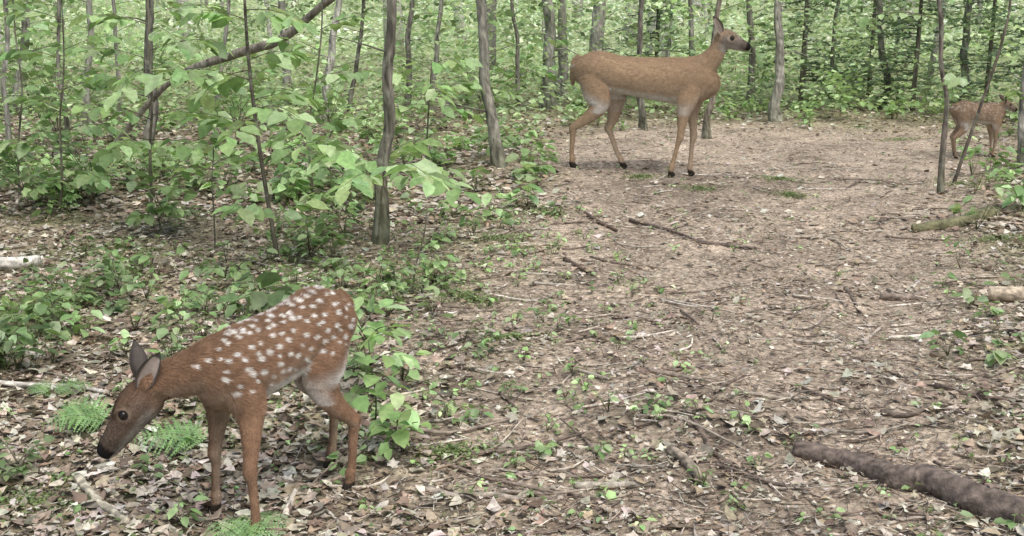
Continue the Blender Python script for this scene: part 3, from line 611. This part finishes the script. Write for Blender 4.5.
# ferns
PIN=T_pinna()
def fern(name,u,v,fr,L_,bright=1.4,seed=0,tilt=.35):
    g=np.random.default_rng(seed); E=empty(name); b=ground_at(u,v); lf=Acc(); st=Acc()
    for az in fr:
        az=math.radians(az); l=L_*g.uniform(.8,1.15); n=15; t=np.linspace(.14,.99,n)
        Rr=l*t; z=l*(.75*t-.62*t*t)*g.uniform(.8,1.2)+.015; bend=g.normal(0,.12)*t*t*l
        P=np.stack([b[0]+np.cos(az)*Rr-np.sin(az)*bend,b[1]+np.sin(az)*Rr+np.cos(az)*bend,b[2]+z],1); T=nrm(np.gradient(P,axis=0)); S=nrm(np.cross(T,[0,-tilt,1.]))
        ln=l*.36*np.sin(np.clip(t*.88+.10,0,1)**.75*np.pi)**.8+.005
        Nn=np.cross(S,T)
        for s in(-1,1):
            D=nrm(S*s+T*.40+g.normal(0,.06,(n,3)))
            cloud(lf,P,D,Nn+g.normal(0,.12,(n,3)),ln*g.uniform(.9,1.1,n),pick([(.18,.31,.12),(.23,.37,.15)],n,.12)*bright,PIN)
        vv,ff,_,_=tube(P[::3],np.linspace(.0018,.0005,len(P[::3])),seg=5,sub=2); st.add(vv,ff,(.15,.22,.08))
    lf.build('fronds',M_leaf,E); st.build('stems',M_bark,E)
fern('fern',112,430,[160,185,205],.20,1.3,1)
fern('fern',212,450,[170,190],.20,1.3,2)
fern('fern',250,556,[110,140,80],.17,1.3,3)
fern('fern',50,400,[20,150],.12,1.1,4)

# low plants
def plants(name,cx,cy,nl,size,hmax,bright,pal=GR,tpl=OV,stem=True):
    lf=Acc(); st=Acc(); m=len(cx); reps=rng.integers(nl[0],nl[1]+1,m); idx=np.repeat(np.arange(m),reps); n=len(idx)
    hh=rng.uniform(.35,1,m)*hmax; z0=terrain(cx,cy); az=rng.uniform(0,2*np.pi,n); h=hh[idx]*rng.uniform(.35,1,n)
    lean=rng.normal(0,.15,(m,2)); ps=(rng.uniform(.6,1.25,m))[idx]; rad=size*rng.uniform(.05,.35,n)+h*.25
    x=cx[idx]+lean[idx,0]*h+np.cos(az)*rad; y=cy[idx]+lean[idx,1]*h+np.sin(az)*rad
    P=np.stack([x,y,z0[idx]+h],1); X=np.stack([np.cos(az),np.sin(az),rng.normal(-.25,.3,n)],1); N=np.array([0,0,1.])+rng.normal(0,.33,(n,3))
    pb=(1+.22*rng.standard_normal(m))[idx][:,None]
    cloud(lf,P,X,N,ps*size*rng.uniform(.6,1.2,n),pick(pal,n,.12)*bright*pb,tpl)
    E=empty(name); lf.build('leaves',M_leaf,E)
    if stem:
        P0=np.stack([cx[idx],cy[idx],z0[idx]],1); sticks(st,P0,P,np.full(n,.0014),np.full(n,.0008),np.tile([.15,.17,.08],(n,1))); st.build('stems',M_bark,E)
def greenmask(x,y): return (1-pathmask(x,y))*sstep(-.7,.6,sn(x,y,N1)*.9+sn(x,y,N3)*.6+.15)
def sel(n,y0,y1,extra=lambda x,y:1,side=1.0):
    x,y=scatter(n,y0,y1,side); k_=rng.uniform(0,1,n)<greenmask(x,y)*extra(x,y); return x[k_],y[k_]
notfawn=lambda x,y: 1-.95*np.exp(-(((x+.68)/.5)**2+((y-2.85)/.5)**2)**2)
x,y=sel(1700,3.9,9,lambda x,y:notfawn(x,y)*np.maximum(sstep(.3,-.6,x),.3)); plants('ground_plants',x,y,(5,12),.056,.17,1.2)
x,y=sel(1000,2.0,4.4,lambda x,y:notfawn(x,y)*.6); plants('ground_plants',x,y,(3,8),.032,.06,1.25)
x,y=sel(1100,7,16,lambda x,y:1); plants('ground_plants',x,y,(8,16),.09,.28,1.5,tpl=OV)
x,y=scatter(1500,2.0,12,.5); k_=rng.uniform(0,1,1500)<.55+.45*sstep(.4,-.6,x-.15*y); plants('seedlings',x[k_],y[k_],(2,5),.022,.035,1.55)
x=rng.normal(-.05,.42,210); y=rng.uniform(2.8,7.5,210); plants('seedlings',x,y,(3,8),.032,.07,1.55)
n=38000; x,y=scatter(n,2.2,9,.8); mk=sstep(.0,.8,sn(x,y,N03)*.5+sn(x,y,N1)*.7)*sstep(.2,-.6,x); k_=rng.uniform(0,1,n)<mk*notfawn(x,y); x,y=x[k_],y[k_]; n=len(x)
L=Acc(); X,N=rand_flat(n,.45); cloud(L,np.stack([x,y,terrain(x,y)+rng.uniform(.01,.05,n)],1),X,N,rng.uniform(.010,.024,n),pick([(.15,.21,.08),(.21,.28,.11),(.12,.17,.06)],n,.2),DI); L.build('creeping_ground_cover',M_leaf)
L=Acc(); 
for (u,v_,r_) in ((540,214,.16),(500,240,.10),(790,196,.12),(450,455,.09),(330,238,.2),(120,250,.25),(60,300,.2),(860,128,.4),(700,190,.10),(30,505,.18),(180,215,.2),(470,300,.12),(510,340,.06),(900,140,.3),(1000,240,.2),(960,185,.25),(640,178,.12),(780,180,.16)):
    b=ground_at(u,v_); n=700; a=rng.uniform(0,6.28,n); rr=r_*np.abs(rng.normal(0,.55,n))*(1+.3*np.sin(a*3)); x=b[0]+np.cos(a)*rr*1.5; y=b[1]+np.sin(a)*rr
    X,N=rand_flat(n,.7); cloud(L,np.stack([x,y,terrain(x,y)+rng.uniform(.004,.022,n)],1),X,N,rng.uniform(.008,.020,n),pick([(.22,.29,.11),(.25,.32,.14),(.17,.22,.09)],n,.2),DI)
L.build('moss_patches',M_leaf)

# background understory
def sprays(name,n,y0,y1,z0,z1,per,size,pal,bright,excl=None,rad=(.25,.75),side=3.,flat=.10,cl=(-.8,.6)):
    y=y0*(y1/y0)**rng.uniform(0,1,n); x=rng.uniform(-1,1,n)*(.48*y+side); 
    if excl is not None: k_=~excl(x,y); x,y=x[k_],y[k_]; n=len(x)
    k_=rng.uniform(0,1,n)<sstep(cl[0],cl[1],sn(x,y,N3)+.4*sn(x,y,N1)); x,y=x[k_],y[k_]; n=len(x)
    z=terrain(x,y)+z0+(z1-z0)*rng.uniform(0,1,n)**1.2; R=rng.uniform(rad[0],rad[1],n)*(y/15)**.35
    idx=np.repeat(np.arange(n),per); m=len(idx); a=rng.uniform(0,6.28,m); rr=R[idx]*np.sqrt(rng.uniform(0,1,m))
    P=np.stack([x[idx]+np.cos(a)*rr,y[idx]+np.sin(a)*rr,z[idx]-rr*.25+rng.normal(0,flat,m)],1)
    X=np.stack([np.cos(a)+rng.normal(0,.5,m),np.sin(a)+rng.normal(0,.5,m),rng.normal(-.25,.35,m)],1); N=np.array([0,0,1.])+rng.normal(0,.5,(m,3))
    sz=size*rng.uniform(.6,1.3,m)*(y[idx]/14)**.45
    br=(bright*(1+.22*rng.standard_normal(n)))[idx][:,None]
    L=Acc(); cloud(L,P,X,N,sz,pick(pal,m,.12)*br,DI); L.build(name,M_far)
pathgap=lambda x,y:(y<13.5)&(x>-.6)&(x<5.2)
FP=[(.32,.43,.23),(.39,.50,.28),(.26,.36,.19),(.44,.54,.32),(.35,.46,.26)]
FP_HAZE=[(.57,.68,.48),(.64,.74,.56),(.50,.61,.41),(.70,.78,.62)]  # distant foliage palette, paled so the colour carries the haze
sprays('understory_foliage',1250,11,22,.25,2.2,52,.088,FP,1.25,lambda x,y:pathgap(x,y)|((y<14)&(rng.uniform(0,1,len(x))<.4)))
sprays('distant_forest_foliage',1400,21,65,.1,3.6,50,.12,FP_HAZE,1.12,None,(.4,1.1),4,cl=(-.8,.7))
n=50000; y=11*(45/11)**rng.uniform(0,1,n); x=rng.uniform(-1,1,n)*(.48*y+2); k_=(rng.uniform(0,1,n)<sstep(-.9,.6,sn(x,y,N1)+.3*sn(x,y,N3)))&~((pathmask(x,y)>.4)&(y<14)); x,y=x[k_],y[k_]; n=len(x)
haze_w=sstep(15,26,y)[:,None]  # haze painted in: herb colours fade to the pale palette with distance
L=Acc(); X,N=rand_flat(n,.5); cloud(L,np.stack([x,y,terrain(x,y)+rng.uniform(.02,.32,n)],1),X,N,rng.uniform(.05,.11,n)*(y/14)**.5,pick(FP,n,.18)*1.2*(1-haze_w)+pick(FP_HAZE,n,.18)*haze_w,DI); L.build('forest_herb_layer',M_far)
L=Acc(); nt_=110
for i in range(nt_):
    y=rng.uniform(17,65); x=rng.uniform(-1,1)*(.5*y+4); b=np.array([x,y,float(terrain(x,y))-.1]); r=rng.choice([.03,.05,.09,.17])*rng.uniform(.8,1.2); h=rng.uniform(7,12); dx=rng.normal(0,1.3)
    v,f,_,_=tube([b,b+[dx*.2,0,h*.25],b+[dx*.6,0,h*.6],b+[dx,0,h]],[r*1.2,r,r*.8,r*.4],up=(0,1,.05),seg=8,sub=3,rough=.04,seed=i)
    L.add(v,f,np.array([(.28,.27,.24),(.38,.365,.33),(.25,.235,.21),(.48,.46,.41)][rng.integers(0,4)])*(1+y/120))  # bark painted paler with distance, in place of real haze
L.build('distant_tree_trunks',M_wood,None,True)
def hemlock(u,v,h,R,seed):
    g=np.random.default_rng(seed); b=ground_at(u,v); E=empty('hemlock_sapling'); lf=Acc(); bt=Acc()
    vv,ff,_,_=tube([b,b+[.02,0,h*.5],b+[0,0,h]],[.035,.025,.006],up=(0,1,.05),seg=8,sub=3,rough=.05); bt.add(vv,ff,(.16,.14,.11))
    z=.25
    while z<h:
        l=R*(1-z/h)**.7*g.uniform(.7,1.15); az=g.uniform(0,6.28); p0=b+[0,0,z]; 
        n=int(60*l/.8)+14; t=g.uniform(.1,1,n)[:,None]; D=np.array([math.cos(az),math.sin(az),0]); S=np.array([-D[1],D[0],0])
        P=p0+D*l*t+S*(g.uniform(-1,1,(n,1))*l*.30*(1.1-t))+np.array([0,0,1.])*(.08*t-.28*t*t)*l
        X=D*.6+S*np.sign(g.uniform(-1,1,(n,1)))*.8+g.normal(0,.2,(n,3)); N=np.array([0,0,1.])+g.normal(0,.3,(n,3))
        cloud(lf,P,X,N,g.uniform(.06,.13,n),pick([(.18,.26,.16),(.22,.31,.19),(.15,.21,.13)],n,.15)*1.15,T_dia(.16))
        q,w,_,_=tube([p0,p0+D*l*.5+[0,0,-.03*l],p0+D*l+[0,0,-.2*l]],[.006,.004,.002],seg=4,sub=2); bt.add(q,w,(.14,.12,.10)); z+=g.uniform(.03,.06)
    bt.build('trunk',M_bark,E,True); lf.build('needles',M_leaf,E)
for i,(u,v_,h,R) in enumerate([(800,108,3.0,1.0),(868,102,3.4,1.1),(912,112,2.5,.9),(985,106,3.2,1.0),(655,98,3.0,.8),(1050,118,3,1)]): hemlock(u,v_,h,R,i)
def shrub(name,u,v,h,R,n,size,bright,tpl=OV):
    b=ground_at(u,v); E=empty(name); lf=Acc(); bt=Acc()
    for i in range(n):
        az=rng.uniform(0,6.28); q=rng.uniform(.2,1); e=b+np.array([math.cos(az)*R*q,math.sin(az)*R*q,h*rng.uniform(.3,1)]); m=b+np.array([0,0,h*rng.uniform(.05,.5)])
        leafy(lf,bt,m,e,8,size,gcol(bright),tpl,.15,.003)
    bt.build('stems',M_bark,E,True); lf.build('leaves',M_leaf,E)
for a_ in [(30,215,.45,.35,12,.085,1.1),(95,205,.5,.35,12,.09,1.25),(160,235,.4,.3,10,.08,1.15),(300,190,.5,.4,10,.09,1.25),(330,150,.8,.5,14,.10,1.5),(240,150,1.0,.5,16,.11,1.45),(60,160,1.1,.6,18,.11,1.4),(420,135,.7,.4,12,.11,1.5),(520,110,.9,.7,16,.12,1.6),
           (620,108,.8,.6,14,.12,1.6),(840,118,.6,.7,14,.10,1.6),(930,125,.5,.5,10,.10,1.5),(1018,135,.6,.4,10,.10,1.5),(1020,208,.3,.3,7,.07,1.3),(345,205,.3,.3,9,.08,1.3),(310,262,.22,.25,8,.06,1.0),(20,480,.12,.15,8,.035,.9),(760,100,.9,.6,14,.12,1.6),(225,285,.2,.25,7,.06,.95),(120,300,.2,.25,6,.055,1.0),(380,290,.15,.2,6,.05,1.3),(700,98,.9,.6,12,.12,1.6),(480,120,.8,.5,12,.12,1.6),(150,125,1.2,.6,16,.12,1.5),(30,110,1.3,.7,16,.13,1.5)]:
    shrub('leafy_shrub',*a_)

# ------------------------------------------------------------------ camera, light, world
cd=bpy.data.cameras.new('camera'); cam=bpy.data.objects.new('camera',cd); scene.collection.objects.link(cam)
cam.location=(0,0,H); cam.rotation_euler=(math.pi/2-PITCH,0,0); cd.sensor_width=36; cd.lens=36*F/1024; cd.clip_end=600; scene.camera=cam
w=bpy.data.worlds.new('World'); scene.world=w; w.use_nodes=True; nt=w.node_tree
bg=nt.nodes['Background']; sky=nt.nodes.new('ShaderNodeTexSky'); sky.sky_type='NISHITA'; sky.sun_disc=False
el,az=math.radians(64),math.radians(150)
sky.sun_elevation=el; sky.sun_rotation=az; sky.air_density=1.0; sky.dust_density=4; sky.ozone_density=.8
nt.links.new(sky.outputs[0],bg.inputs[0]); bg.inputs[1].default_value=.15
sd=bpy.data.lights.new('sun','SUN'); sd.energy=2.7; sd.angle=math.radians(55); sd.color=(1,.97,.91); so=bpy.data.objects.new('sun',sd); scene.collection.objects.link(so)
dv=Vector((math.sin(az)*math.cos(el),math.cos(az)*math.cos(el),math.sin(el))); so.rotation_euler=dv.to_track_quat('Z','Y').to_euler()
scene.view_settings.view_transform='Standard'; scene.view_settings.look='None'; scene.view_settings.exposure=0
